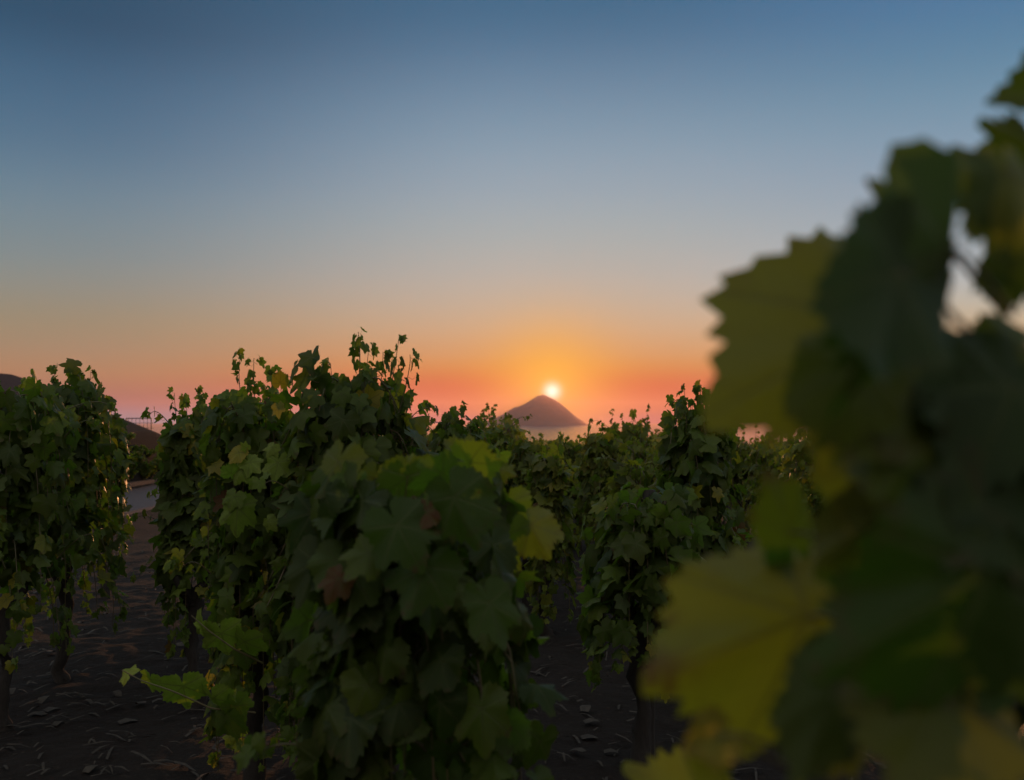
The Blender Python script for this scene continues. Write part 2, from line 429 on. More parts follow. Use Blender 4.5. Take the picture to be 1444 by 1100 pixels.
def leaf_material(name, haze_dull=0.0):
    m, b, o = new_mat(name)
    uvn = b.n('ShaderNodeUVMap'); uvn.uv_map = 'leaf'
    att = b.n('ShaderNodeAttribute'); att.attribute_name = 'tint'
    sp = b.n('ShaderNodeSeparateXYZ'); b.link(uvn.outputs[0], sp.inputs[0])
    sc = b.n('ShaderNodeSeparateColor'); b.link(att.outputs['Color'], sc.inputs[0])
    yellow, red, light = sc.outputs[0], sc.outputs[1], sc.outputs[2]
    x = b.m('ABSOLUTE', sp.outputs[0]); y = sp.outputs[1]
    r = b.m('SQRT', b.m('ADD', b.m('MULTIPLY', x, x), b.m('MULTIPLY', y, y)))
    vein = None
    for d in (0.0, 52.0, 108.0):
        ca, sa = math.cos(R(d)), math.sin(R(d))
        along = b.m('ADD', b.m('MULTIPLY', x, sa), b.m('MULTIPLY', y, ca))
        dist = b.m('ABSOLUTE', b.m('SUBTRACT', b.m('MULTIPLY', x, ca), b.m('MULTIPLY', y, sa)))
        w = b.m('MAXIMUM', b.m('SUBTRACT', 0.042, b.m('MULTIPLY', along, 0.030)), 0.008)
        one = b.m('MULTIPLY', b.m('SUBTRACT', 1.0, b.m('DIVIDE', dist, w), clamp=True), b.m('GREATER_THAN', along, 0.0))
        # side veins leave the main one at a slant
        side = b.m('SUBTRACT', b.m('FRACT', b.m('SUBTRACT', b.m('MULTIPLY', along, 7.0), b.m('MULTIPLY', dist, 6.0))), 0.5)
        sv = b.m('MULTIPLY', b.m('SUBTRACT', 1.0, b.m('DIVIDE', b.m('ABSOLUTE', side), 0.09), clamp=True), b.m('MULTIPLY', b.m('LESS_THAN', dist, b.m('MULTIPLY', along, 0.46)), 0.4))
        both = b.m('MAXIMUM', one, sv)
        vein = both if vein is None else b.m('MAXIMUM', vein, both)
    geo = b.n('ShaderNodeNewGeometry')
    mott = b.noise(geo.outputs['Position'], 45.0, 4.0, 0.6)
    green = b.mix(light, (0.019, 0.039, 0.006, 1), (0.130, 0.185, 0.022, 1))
    green = b.mix(b.mr(light, 0.86, 1.0), green, (0.25, 0.33, 0.05, 1))  # palest green: reflected light on the brightest leaves put into their colour
    green = b.mix(b.mr(mott, 0.35, 0.7), green, b.mix(0.5, green, (0.06, 0.085, 0.022, 1)))
    edge = b.m('MULTIPLY', yellow, b.mr(r, 0.15, 0.9, 0.55, 1.0))
    c = b.mix(edge, green, (0.34, 0.25, 0.03, 1))
    c = b.mix(b.m('MULTIPLY', red, b.mr(mott, 0.3, 0.6, 0.5, 1.0)), c, (0.13, 0.040, 0.016, 1))
    # withered brown margins and spots
    blot = b.noise(geo.outputs['Position'], 95.0, 3.0, 0.6)
    dead = b.m('MAXIMUM', b.m('MULTIPLY', b.mr(r, 0.62, 0.95), b.mr(mott, 0.50, 0.60)), b.mr(blot, 0.68, 0.72))
    dead = b.m('MULTIPLY', dead, b.mr(b.noise(geo.outputs['Position'], 5.0, 2.0), 0.45, 0.6, 0.15, 0.9))
    c = b.mix(dead, c, (0.10, 0.060, 0.028, 1))
    c = b.mix(b.m('MULTIPLY', vein, 0.45), c, (0.16, 0.18, 0.06, 1))
    under = b.mix(geo.outputs['Backfacing'], c, b.mix(0.4, c, (0.13, 0.16, 0.085, 1)))
    p = b.n('ShaderNodeBsdfPrincipled')
    b.link(under, p.inputs['Base Color'])
    p.inputs['Specular IOR Level'].default_value = 0.22
    b.link(b.m('ADD', b.mr(mott, 0.3, 0.7, 0.34, 0.55), b.m('MULTIPLY', geo.outputs['Backfacing'], 0.25)), p.inputs['Roughness'])
    bp = b.n('ShaderNodeBump'); bp.inputs['Strength'].default_value = 0.35; bp.inputs['Distance'].default_value = 0.004
    b.link(b.m('SUBTRACT', mott, b.m('MULTIPLY', vein, 0.8)), bp.inputs['Height']); b.link(bp.outputs[0], p.inputs['Normal'])
    tr = b.n('ShaderNodeBsdfTranslucent')
    tcx = b.mix(yellow, b.mix(light, (0.05, 0.115, 0.005, 1), (0.19, 0.38, 0.02, 1)), (0.46, 0.43, 0.02, 1))
    tcx = b.mix(red, tcx, (0.28, 0.07, 0.015, 1))
    tcx = b.mix(dead, tcx, (0.08, 0.045, 0.015, 1))
    tcx = b.mix(b.m('MULTIPLY', vein, 0.7), tcx, (0.05, 0.055, 0.01, 1))
    b.link(tcx, tr.inputs[0])
    mx = b.n('ShaderNodeMixShader'); mx.inputs[0].default_value = 0.42
    b.link(p.outputs[0], mx.inputs[1]); b.link(tr.outputs[0], mx.inputs[2])
    b.link(mx.outputs[0], o.inputs[0])
    return m
m_leaf = leaf_material('vine_leaf')

m_bark, b, o = new_mat('vine_bark')
geo = b.n('ShaderNodeNewGeometry')
mp = b.n('ShaderNodeMapping'); mp.inputs['Scale'].default_value = (9, 9, 2.0); b.link(geo.outputs['Position'], mp.inputs[0])
nz = b.noise(mp.outputs[0], 7.0, 6.0, 0.7)
p = b.n('ShaderNodeBsdfPrincipled'); p.inputs['Roughness'].default_value = 0.9
b.link(b.mix(nz, (0.014, 0.010, 0.008, 1), (0.06, 0.046, 0.036, 1)), p.inputs['Base Color'])
bm_ = b.n('ShaderNodeBump'); bm_.inputs['Distance'].default_value = 0.01; b.link(nz, bm_.inputs['Height']); b.link(bm_.outputs[0], p.inputs['Normal'])
b.link(p.outputs[0], o.inputs[0])

m_cane, b, o = new_mat('vine_cane')
geo = b.n('ShaderNodeNewGeometry')
p = b.n('ShaderNodeBsdfPrincipled'); p.inputs['Roughness'].default_value = 0.5
b.link(b.mix(b.noise(geo.outputs['Position'], 9.0, 3.0), (0.10, 0.115, 0.035, 1), (0.16, 0.085, 0.05, 1)), p.inputs['Base Color'])
b.link(p.outputs[0], o.inputs[0])

def tubes(lines, sides=5):
    """lines: list of (points (n,3), radii (n,)) -> verts, quads"""
    V, Fc = [], []; off = 0
    for pts, rad in lines:
        pts = np.asarray(pts, float); n = len(pts)
        t = nrm(np.gradient(pts, axis=0))
        ref = np.where(np.abs(t[:, 2:3]) > 0.9, np.array([[1.0, 0, 0]]), np.array([[0, 0, 1.0]]))
        a = nrm(np.cross(t, ref)); c = np.cross(t, a)
        an = np.linspace(0, 2 * np.pi, sides, endpoint=False)
        ring = pts[:, None] + np.asarray(rad)[:, None, None] * (np.cos(an)[None, :, None] * a[:, None] + np.sin(an)[None, :, None] * c[:, None])
        V.append(ring.reshape(-1, 3))
        i = np.arange(n - 1)[:, None] * sides; j = np.arange(sides)[None]; j2 = (j + 1) % sides
        Fc.append(np.stack([i + j, i + j2, i + sides + j2, i + sides + j], -1).reshape(-1, 4) + off); off += n * sides
    return np.concatenate(V), np.concatenate(Fc)

def bez(p0, p1, p2, p3, n):
    t = np.linspace(0, 1, n)[:, None]
    return (1 - t) ** 3 * p0 + 3 * (1 - t) ** 2 * t * p1 + 3 * (1 - t) * t * t * p2 + t ** 3 * p3

def leaves_along(rng, pts, ax, spacing, size, store, quality_small=False):
    """leaves on both sides of a shoot; ax (3,) is the middle line of the vine that leaves turn away from"""
    seg = np.linalg.norm(np.diff(pts, axis=0), axis=1); L = np.concatenate([[0], np.cumsum(seg)])
    s = np.arange(rng.uniform(0.02, 0.08), L[-1], spacing)
    s = np.concatenate([s, L[-1] * np.array([0.955, 0.975, 0.998])])
    q = np.stack([np.interp(s, L, pts[:, k]) for k in range(3)], 1)
    tan = nrm(np.stack([np.interp(s, L, np.gradient(pts[:, k])) for k in range(3)], 1))
    n = len(s)
    o = q - ax; o[:, 2] = 0; o = nrm(o + rng.normal(0, 0.03, (n, 3)))
    up = np.array([0, 0, 1.0])
    alt = ((np.arange(n) % 2) * 2 - 1)[:, None]
    side = nrm(np.cross(tan, up) + rng.normal(0, 0.2, (n, 3))) * alt
    pd = nrm(0.75 * o + 0.65 * side + up * rng.uniform(-0.1, 0.7, (n, 1)) + rng.normal(0, 0.25, (n, 3)))
    frac = s / L[-1]
    sz = size * rng.uniform(0.72, 1.18, n) * (1.0 - 0.45 * frac if quality_small else np.where(frac > 0.72, 1.0 - 0.60 * (frac - 0.72) / 0.28, 1.0))
    pl = sz * rng.uniform(0.7, 1.15, n)
    base = q + pd * pl[:, None]
    nor = nrm(o * rng.uniform(0.35, 1.3, (n, 1)) + up * rng.uniform(0.15, 1.0, (n, 1)) + side * 0.25 + rng.normal(0, 0.48, (n, 3)))
    tip = nrm(-up * rng.uniform(0.55, 1.5, (n, 1)) + o * rng.uniform(0.0, 0.75, (n, 1)) + side * 0.4 + rng.normal(0, 0.42, (n, 3)))
    store['base'].append(base); store['nor'].append(nor); store['tip'].append(tip); store['size'].append(sz)
    store['frac'].append(frac)
    for k in range(n):
        mid = (q[k] + base[k]) / 2 + np.array([0, 0, -0.012])
        store['lines'].append((np.stack([q[k], mid, base[k]]), np.array([0.0022, 0.0016, 0.0013]) * (sz[k] / 0.085)))

def make_vine(name, rng, H=1.75, rx=0.48, ry=0.45, low=0.35, shoots=26, size=0.084, quality='mid', spikes=(), lean=(0, 0), trunk_r=0.045, stake=False, fill=1.0,
              yellow=0.04, red=0.01, olive=0.0, stray=9, bright=0.0, spacing=0.072, head=0.62, petioles=True):
    """one bush vine with its trunk, canes and foliage, standing at the origin; returns its Empty"""
    root = bpy.data.objects.new(name, None); root.empty_display_size = 0.2; C.objects.link(root)
    up = np.array([0, 0, 1.0])
    # trunk: bent and knobbly, with short arms
    n = 15
    t = np.linspace(0, 1, n)
    wob = np.stack([np.cumsum(rng.normal(0, 0.012, n)), np.cumsum(rng.normal(0, 0.012, n)), np.zeros(n)], 1); wob -= wob[0]
    tp = np.stack([lean[0] * 0.3 * t, lean[1] * 0.3 * t, -0.08 + (head + 0.08) * t], 1) + wob
    lines = [(tp, trunk_r * (1.35 - 0.6 * np.clip(t * 3, 0, 1) + 0.12 * np.sin(t * 17 + rng.uniform(0, 6)) + 0.3 * np.clip((t - 0.75) * 4, 0, 1)))]
    top = tp[-1]
    arms = []
    for k in range(4):
        a = rng.uniform(0, 6.28)
        e = top + np.array([math.cos(a) * 0.12, math.sin(a) * 0.12, rng.uniform(0.08, 0.2)])
        arms.append(e)
        lines.append((bez(top - up * 0.03, top + up * 0.03, e - up * 0.06, e, 6), np.linspace(trunk_r * 0.8, trunk_r * 0.4, 6)))
    tv, tf = tubes(lines, 9)
    tv = tv + rng.normal(0, trunk_r * 0.05, tv.shape)
    fast_obj('trunk', tv, tf, m_bark, root)
    st = dict(base=[], nor=[], tip=[], size=[], frac=[], lines=[])
    ax0 = np.array([lean[0], lean[1], 0.0])
    canes = []
    for k in range(shoots):
        az = 2 * np.pi * (k + rng.uniform(-0.35, 0.35)) / shoots * 1.0 + (k % 3) * 2.1
        d = np.array([math.cos(az) * rx, math.sin(az) * ry, 0.0])
        p0 = arms[k % 4]
        cen = np.array([lean[0], lean[1], 0.0])
        kind = k % 4
        hh = H * rng.uniform(0.84, 1.0)
        if kind == 0:      # stands up along the stake
            p3 = cen + d * rng.uniform(0.15, 0.6) + up * (hh * rng.uniform(0.93, 1.0))
            p1 = p0 + up * 0.4 + d * 0.2; p2 = cen + d * rng.uniform(0.2, 0.75) + up * hh * 0.8
        elif kind in (1, 2):   # rises, arches over and hangs
            ze = rng.uniform(low, H * 0.62)
            p3 = cen + d * rng.uniform(0.85, 1.08) + up * ze
            p1 = p0 + up * (hh - p0[2]) * 1.15 + d * 0.05; p2 = cen + d * rng.uniform(0.95, 1.15) + up * (hh * 1.12)
        else:              # sprawls low and outwards
            ze = low + (H * 0.45 - low) * rng.random() ** 2
            p3 = cen * 0.6 + d * rng.uniform(0.8, 1.05) + up * ze
            p1 = p0 + up * 0.35 + d * 0.25; p2 = cen * 0.6 + d * 0.95 + up * min(hh, ze + 0.55)
        pts = bez(p0, p1, p2, p3, 18) + np.cumsum(rng.normal(0, 0.006, (18, 3)), 0)
        canes.append((pts, np.linspace(0.0055, 0.0016, 18)))
        leaves_along(rng, pts, ax0 * (pts[-1][2] / H), spacing, size, st)
    for k in range(stray):      # loose shoots that escape the crown
        az = rng.uniform(0, 6.28); d = np.array([math.cos(az) * rx, math.sin(az) * ry, 0.0])
        zs = rng.uniform(0.45, 0.98) * H
        p0 = d * 0.6 + up * zs; p3 = d * rng.uniform(1.15, 1.5) + up * (zs + rng.uniform(-0.35, 0.22))
        pts = bez(p0, p0 + d * 0.2 + up * 0.08, p3 - d * 0.2 + up * 0.05, p3, 12)
        canes.append((pts, np.linspace(0.004, 0.0015, 12)))
        leaves_along(rng, pts, ax0, 0.06, size * 0.75, st, True)
    for (dx, dy, z0, z1) in spikes:      # young shoots standing out of the top
        p0 = np.array([dx * 0.75, dy * 0.75, z0 - 0.25]); p3 = np.array([dx, dy, z1])
        pts = bez(p0, p0 + up * 0.12, p3 - up * 0.1 + rng.normal(0, 0.02, 3), p3, 14)
        canes.append((pts, np.linspace(0.003, 0.0012, 14)))
        leaves_along(rng, pts, ax0, 0.034, size * 0.62, st, True)
    allb = np.concatenate(st['base'][:shoots])
    kz = (H - 0.02 - head) / (np.percentile(allb[:, 2], 99.0) - head)
    kr = 1.0 / np.percentile(np.hypot((allb[:, 0] - lean[0]) / rx, (allb[:, 1] - lean[1]) / ry), 93)
    def fit(a):
        a = a.copy(); up_ = a[:, 2] > head
        a[up_, 2] = head + (a[up_, 2] - head) * kz
        a[:, :2] *= kr
        return a
    st['base'] = [fit(a) if i < shoots else a for i, a in enumerate(st['base'])]
    ncl = sum(len(a) for a in st['base'][:shoots])
    st['lines'] = [(fit(a), r_) if i < ncl else (a, r_) for i, (a, r_) in enumerate(st['lines'])]
    canes = [(fit(a), r_) if i < shoots else (a, r_) for i, (a, r_) in enumerate(canes)]      # strays and spikes keep their place
    base = np.concatenate(st['base']); nor = np.concatenate(st['nor']); tip = np.concatenate(st['tip']); size_ = np.concatenate(st['size']); frac = np.concatenate(st['frac'])
    keep = base[:, 2] > 0.12
    base, nor, tip, size_, frac = base[keep], nor[keep], tip[keep], size_[keep], frac[keep]
    n = len(base)
    ye = np.where(rng.random(n) < yellow, rng.uniform(0.3, 1.0, n), rng.uniform(0, 0.12, n) + olive * rng.random(n))  # olive puts the haze glare near the sun into the leaf colour
    re = np.where(rng.random(n) < red, rng.uniform(0.5, 1.0, n), 0.0)
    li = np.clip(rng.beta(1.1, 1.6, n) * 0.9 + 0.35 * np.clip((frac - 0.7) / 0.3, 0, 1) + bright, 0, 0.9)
    v, f, u, tt = build_leaves(rng, base, tip, nor, size_, quality, np.stack([ye, re, li], 1))
    fast_obj('foliage', v, f, m_leaf, root, uv=u, tint=tt)
    lv, lf = tubes(canes, 5)
    if petioles:
        l2, f2 = tubes(st['lines'], 3)
        lf = np.concatenate([lf, f2 + len(lv)]); lv = np.concatenate([lv, l2])
    fast_obj('canes', lv, lf, m_cane, root)
    return root

def put(o, px, d, dz=0.0, rz=None):
    """stand a thing on the ground d metres ahead, below photo column px"""
    x = ray(px, 700)[0] * d
    o.location = (x, d, ground(x, d) + dz)
    if rz is not None: o.rotation_euler.z = rz
    return o
def height_for(px, py, d):
    x = ray(px, py)[0] * d
    return float(at(px, py, d)[2] - ground(x, d))

VINES = 'bush vines planted in rows across the vineyard'
def hand_leaf(parent, base, tip, roll=0.0, width=1.0, tint=(0.05, 0, 0.5), seed=0, warp=0.7, quality='high', name='leaf', label=None, face=None, stalk=None, only=None):
    """one leaf as a part of its own: joint and tip are points in the world; roll turns it about its midrib away from facing the lane"""
    rng = np.random.default_rng(seed + 5000)
    base, tip = np.asarray(base, float), np.asarray(tip, float)
    t = tip - base; L = np.linalg.norm(t); t = t / L
    n0 = np.array([0.0, -1.0, 0.25]) if face is None else np.asarray(face, float)
    n0 = n0 - (n0 @ t) * t; n0 /= np.linalg.norm(n0)
    q = np.cross(t, n0)
    nn = n0 * math.cos(roll) + q * math.sin(roll)
    v, f, u, tt = build_leaves(rng, base[None], t[None], nn[None], np.array([L]), quality, np.array([tint]), warp, only)
    if width != 1.0:
        c = (v - base) @ np.cross(t, nn)
        v = v + (width - 1.0) * c[:, None] * np.cross(t, nn)[None]
    w = parent
    org = np.zeros(3)
    while w is not None: org = org + np.array(w.location); w = w.parent
    o = fast_obj(name, v - org, f, m_leaf, parent, uv=u, tint=tt)
    if label: o['label'] = label
    if stalk is not None:
        sv, sf = tubes([stalk], 5); fast_obj('stalk', sv - org, sf, m_cane, o)
    return o
def hand_cane(parent, lines, name='cane', sides=6):
    v, f = tubes(lines, sides)
    w = parent; org = np.zeros(3)
    while w is not None: org = org + np.array(w.location); w = w.parent
    return fast_obj(name, v - org, f, m_cane, parent)

def near_vine(seed, px, d, top, label, half, **kw):
    rng = np.random.default_rng(seed)
    H = height_for(px, top, d)
    r_ = half / F * d
    sp = []
    for (spx, spy, dy) in kw.pop('shoots_at', ()):
        w = at(spx, spy, d + dy); x0 = ray(px, 700)[0] * d
        z1 = w[2] - ground(x0, d)
        sp.append((w[0] - x0, dy, min(H, z1 - 0.1), z1))
    o = make_vine('grape_vine', rng, H=H, rx=r_, ry=kw.pop('ry', r_ * 0.95), spikes=sp, **kw)
    tag(o, label, 'grape vine', VINES)
    return put(o, px, d)

# ---- the vines one can tell apart
near_vine(1, 8, 5.2, 545, 'dark grape vine cut off by the left edge of the photo', 95, low=0.32, shoots=36, trunk_r=0.04)
near_vine(2, 93, 6.2, 526, 'broad rounded dark grape vine on the left with bare trunk below', 76, stray=0, low=0.32, shoots=40, trunk_r=0.045, shoots_at=((128, 524, 0), (75, 520, -0.1)))
near_vine(3, 155, 9.0, 582, 'small grape vine half hidden behind the broad left vine, beside the mesh railing', 26, stray=0, low=0.3, shoots=20)
near_vine(4, 278, 5.6, 572, 'narrow grape vine just right of the gravel path, leafy tip against pink sky', 47, stray=2, low=0.2, shoots=32, shoots_at=((246, 554, -0.1), (285, 560, 0), (262, 562, 0.1)))
vC = near_vine(5, 368, 4.35, 545, 'grape vine with a tall thin shoot and bright yellow green leaves down its front', 78, low=0.08, shoots=40, bright=0.12, yellow=0.07, shoots_at=((340, 500, 0.05), (358, 505, 0.0), (396, 530, 0.05), (385, 532, -0.1)))
near_vine(6, 500, 4.1, 515, 'tallest full grape vine with young shoots rising above its dense top', 104, low=0.2, shoots=46, shoots_at=((505, 468, 0.0), (562, 478, 0.05), (520, 490, 0.05), (578, 500, 0.0), (466, 512, 0.0), (540, 496, 0.1)))
vE = near_vine(17, 608, 2.35, 648, 'nearest whole grape vine with large drooping leaves low in the middle foreground', 165, low=0.08, shoots=42, size=0.086, quality='high', stray=1, red=0.0, yellow=0.012, bright=-0.15, trunk_r=0.05, spacing=0.085)  # negative bright: foreground darkness put into the leaf colour
near_vine(8, 988, 5.6, 562, 'tall grape vine right of the sun, partly hidden by the blurred leaves', 60, low=0.3, shoots=38, shoots_at=((965, 548, 0), (985, 545, 0), (1010, 548, 0), (1030, 560, 0)))
near_vine(9, 905, 4.6, 688, 'grape vine with a dark bare post-like trunk right of the middle lane', 84, low=0.42, stray=4, shoots=40, trunk_r=0.05, bright=0.08)
near_vine(11, 738, 8.6, 618, 'olive grape vine left of the middle lane, peeking out behind the nearest whole vine', 36, low=0.1, shoots=34, bright=0.05, olive=0.35)  # olive and bright here and below: sun glare painted into the foliage
near_vine(14, 776, 7.4, 630, 'slim olive grape vine standing in the middle lane nearest the camera, below the island', 32, low=0.1, shoots=26, bright=0.05, olive=0.35)
near_vine(12, 850, 9.2, 608, 'olive grape vine right of the middle lane, behind the one with a stake', 36, low=0.1, shoots=34, bright=0.05, olive=0.35)
near_vine(13, 796, 13.0, 616, 'olive grape vine standing in the gap at the end of the middle lane', 26, low=0.1, shoots=30, bright=0.15, olive=0.3)
near_vine(10, 645, 8.0, 580, 'dark grape vine behind the tallest one, left of the island', 50, low=0.3, shoots=28)

# ---- the rows behind them: a few grown plants copied along the rows
def copy_thing(root):
    r_ = root.copy(); C.objects.link(r_)
    for ch in list(root.children):
        c = ch.copy(); C.objects.link(c); c.parent = r_
    return r_
rng = np.random.default_rng(77)
MID = [make_vine('grape_vine', np.random.default_rng(100 + k), H=1.54, rx=0.37, ry=0.37, low=0.15, shoots=30, size=0.080, quality='mid', trunk_r=0.04, bright=0.1, olive=0.4, yellow=0.16, spacing=0.085,  # leaf tint lightened and yellowed to carry the glare veil
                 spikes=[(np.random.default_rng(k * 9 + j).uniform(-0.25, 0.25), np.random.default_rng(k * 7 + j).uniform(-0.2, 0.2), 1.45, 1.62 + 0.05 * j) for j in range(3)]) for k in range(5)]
FARV = [make_vine('grape_vine', np.random.default_rng(200 + k), H=1.54, rx=0.40, ry=0.38, low=0.12, shoots=26, size=0.098, quality='low', trunk_r=0.04, bright=0.12, olive=0.5, yellow=0.2, spacing=0.11, petioles=False,  # haze glare over the far rows painted into the leaf tint
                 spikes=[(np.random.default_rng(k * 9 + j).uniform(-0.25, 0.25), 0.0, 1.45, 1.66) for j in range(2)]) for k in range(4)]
used = set()
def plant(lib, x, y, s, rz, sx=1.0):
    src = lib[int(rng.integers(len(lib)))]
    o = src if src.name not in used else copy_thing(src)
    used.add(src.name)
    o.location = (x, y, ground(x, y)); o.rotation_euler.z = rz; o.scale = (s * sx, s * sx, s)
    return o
ORD = ['first', 'second', 'third', 'fourth', 'fifth', 'sixth', 'seventh', 'eighth', 'ninth', 'tenth', 'eleventh', 'twelfth']
ROWN = {-1: 'row just left of the middle lane', 1: 'row just right of the middle lane', -2: 'second row left of the middle lane', 2: 'second row right of the middle lane',
        3: 'third row right of the middle lane', -3: 'third row left of the middle lane', 4: 'fourth row right of the middle lane', 5: 'fifth row right of the middle lane', 6: 'sixth row right of the middle lane'}
VP = ray(785, 600)[0]
near_spots = [tuple(o.location[:2]) for o in bpy.data.objects if o.get('category') == 'grape vine']
for row in list(range(-6, 0)) + list(range(1, 15)):
    u = (abs(row) - 0.5) * 1.62 * (1 if row > 0 else -1)
    cnt = 0
    y = 6.6 + 0.5 * rng.random() + (0.6 if row % 2 else 0)
    while y < (62 if abs(row) < 9 else 40):
        yy = y + rng.normal(0, 0.12); x = u + VP * yy + rng.normal(0, 0.1)
        y += 1.5 if y < 25 else 1.8
        px = 722 + F * x / yy
        if row < -1 and yy > 22: continue
        if px < 300 or px > (1450 if yy < 14 else 1290) or x < -5.2: continue
        if px < 560 and yy > 13: continue
        if px > 1190 and yy > 24: continue
        if min(math.hypot(x - a, yy - c) for a, c in near_spots) < 0.75: continue
        cnt += 1
        s = rng.uniform(0.88, 1.10) * (1.0 if abs(row) < 3 or yy > 20 else 0.97)
        if abs(px - 790) < 75 and yy > 11: s = min(s, 0.96) * 0.96
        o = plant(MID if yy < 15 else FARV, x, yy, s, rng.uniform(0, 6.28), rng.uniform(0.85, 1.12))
        if yy < 15 and row in ROWN and cnt <= 12:
            tag(o, '%s grape vine back in the %s' % (ORD[cnt - 1], ROWN[row]), 'grape vine', VINES)
        elif px > 1040 and yy < 30:
            tag(o, 'small far right grape vine in the flat-topped rows under the blurred leaves', 'grape vine', 'flat-topped vines far right')
        else:
            tag(o, 'tiny distant olive grape vine merging into the far rows below the island', 'grape vine', 'distant vines below the island')

for k in range(12):      # vines that close the middle lane at its far end
    yy = (13.2, 16.5, 19.5, 23, 27, 31, 35.5, 40, 44.5, 49, 53.5, 58)[k]; x = VP * yy + (-1) ** k * 0.3
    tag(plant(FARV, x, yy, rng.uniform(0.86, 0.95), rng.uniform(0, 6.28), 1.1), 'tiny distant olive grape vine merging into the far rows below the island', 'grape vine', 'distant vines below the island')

m_stake = m_bark
sx_, sy_ = ray(912, 700)[0] * 4.72, 4.72
v, f = tubes([(np.array([[0, 0, -0.2], [0.004, 0, 0.4], [0.002, 0.006, 0.8], [0.012, 0.004, 1.28], [0.012, 0.004, 1.285]]), np.array([0.034, 0.033, 0.032, 0.031, 0.001]))], 8)
st_ = fast_obj('wooden_stake', v, f, m_bark); st_.location = (sx_, sy_, ground(sx_, sy_))
tag(st_, 'dark upright wooden stake beside the bare trunk right of the middle lane', 'stake')

# ---- trailing shoots and single leaves of the nearer vines
def trailing(parent, pxs, d, leaves, label):
    pts = np.array([at(x, y, d + dd) for x, y, dd in pxs])
    tt = np.linspace(0, 1, 16); k = np.linspace(0, 1, len(pts))
    sm_ = np.stack([np.interp(tt, k, pts[:, i]) for i in range(3)], 1)
    o = hand_cane(parent, [(sm_, np.linspace(0.004, 0.0016, 16))], 'trailing_shoot')
    o['label'] = label
    for i, (bx, by, tx, ty, tint, roll) in enumerate(leaves):
        hand_leaf(o, at(bx, by, d - 0.02), at(bx + (tx - bx) * 0.68, by + (ty - by) * 0.68, d + 0.02), roll, 1.0, tint, i + int(d * 100), 0.8)
    return o
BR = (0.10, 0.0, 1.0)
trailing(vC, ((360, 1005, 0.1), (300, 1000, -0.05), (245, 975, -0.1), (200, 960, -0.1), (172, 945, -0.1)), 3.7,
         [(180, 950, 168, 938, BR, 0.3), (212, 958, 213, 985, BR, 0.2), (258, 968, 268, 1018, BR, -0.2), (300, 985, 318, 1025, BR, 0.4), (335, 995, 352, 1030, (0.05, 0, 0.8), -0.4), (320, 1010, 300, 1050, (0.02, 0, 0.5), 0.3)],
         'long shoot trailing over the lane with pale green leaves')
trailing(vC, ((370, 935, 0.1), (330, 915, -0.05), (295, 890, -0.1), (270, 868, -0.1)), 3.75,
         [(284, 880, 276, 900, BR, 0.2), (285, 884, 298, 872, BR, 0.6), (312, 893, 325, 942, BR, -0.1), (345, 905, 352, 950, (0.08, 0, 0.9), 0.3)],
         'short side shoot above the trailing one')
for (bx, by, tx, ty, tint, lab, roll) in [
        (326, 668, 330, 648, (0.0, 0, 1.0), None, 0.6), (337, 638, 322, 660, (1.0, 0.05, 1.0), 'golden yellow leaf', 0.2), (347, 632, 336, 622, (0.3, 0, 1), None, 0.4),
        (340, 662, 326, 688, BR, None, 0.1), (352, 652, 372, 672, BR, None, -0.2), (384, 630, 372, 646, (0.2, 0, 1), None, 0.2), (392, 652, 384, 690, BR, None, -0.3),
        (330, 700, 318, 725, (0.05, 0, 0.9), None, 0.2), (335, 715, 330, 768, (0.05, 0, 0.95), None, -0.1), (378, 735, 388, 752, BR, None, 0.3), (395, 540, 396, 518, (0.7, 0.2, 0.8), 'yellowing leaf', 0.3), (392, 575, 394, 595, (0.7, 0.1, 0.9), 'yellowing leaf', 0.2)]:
    hand_leaf(vC, at(bx, by, 3.93), at(bx + (tx - bx) * 0.78, by + (ty - by) * 0.78, 3.91), roll, 1.0, tint, bx, 0.8, label=lab)  # high tint values paint bounced light onto these shaded front leaves
for (bx, by, tx, ty, d, tint, lab, roll) in [
        (662, 652, 722, 662, 2.05, (0.2, 0, 0.8), None, 0.9), (625, 668, 560, 700, 2.05, (0.0, 0, 0.6), None, -0.8), (640, 700, 575, 730, 2.0, (0.05, 0, 0.75), None, 0.2), (748, 740, 780, 800, 2.1, (0.15, 0, 0.5), None, 0.1),
        (600, 720, 588, 762, 1.98, (0.1, 0.9, 0.3), 'dark red leaf', 0.1), (478, 815, 452, 862, 2.05, (0.1, 0.8, 0.2), 'rusty red leaf', 0.1), (640, 700, 680, 800, 1.95, (0.0, 0, 0.3), None, 0.2), (560, 740, 610, 830, 1.95, (0.0, 0, 0.25), None, -0.2),
        (600, 800, 560, 900, 1.97, (0.0, 0, 0.3), None, 0.1), (690, 850, 720, 940, 2.0, (0.0, 0, 0.35), None, -0.3), (520, 780, 470, 830, 2.0, (0.1, 0, 0.5), None, 0.3)]:
    hand_leaf(vE, at(bx, by, d), at(bx + (tx - bx) * 0.72, by + (ty - by) * 0.72, d - 0.03), roll, 1.0, tint, bx + by, 0.9, label=lab)

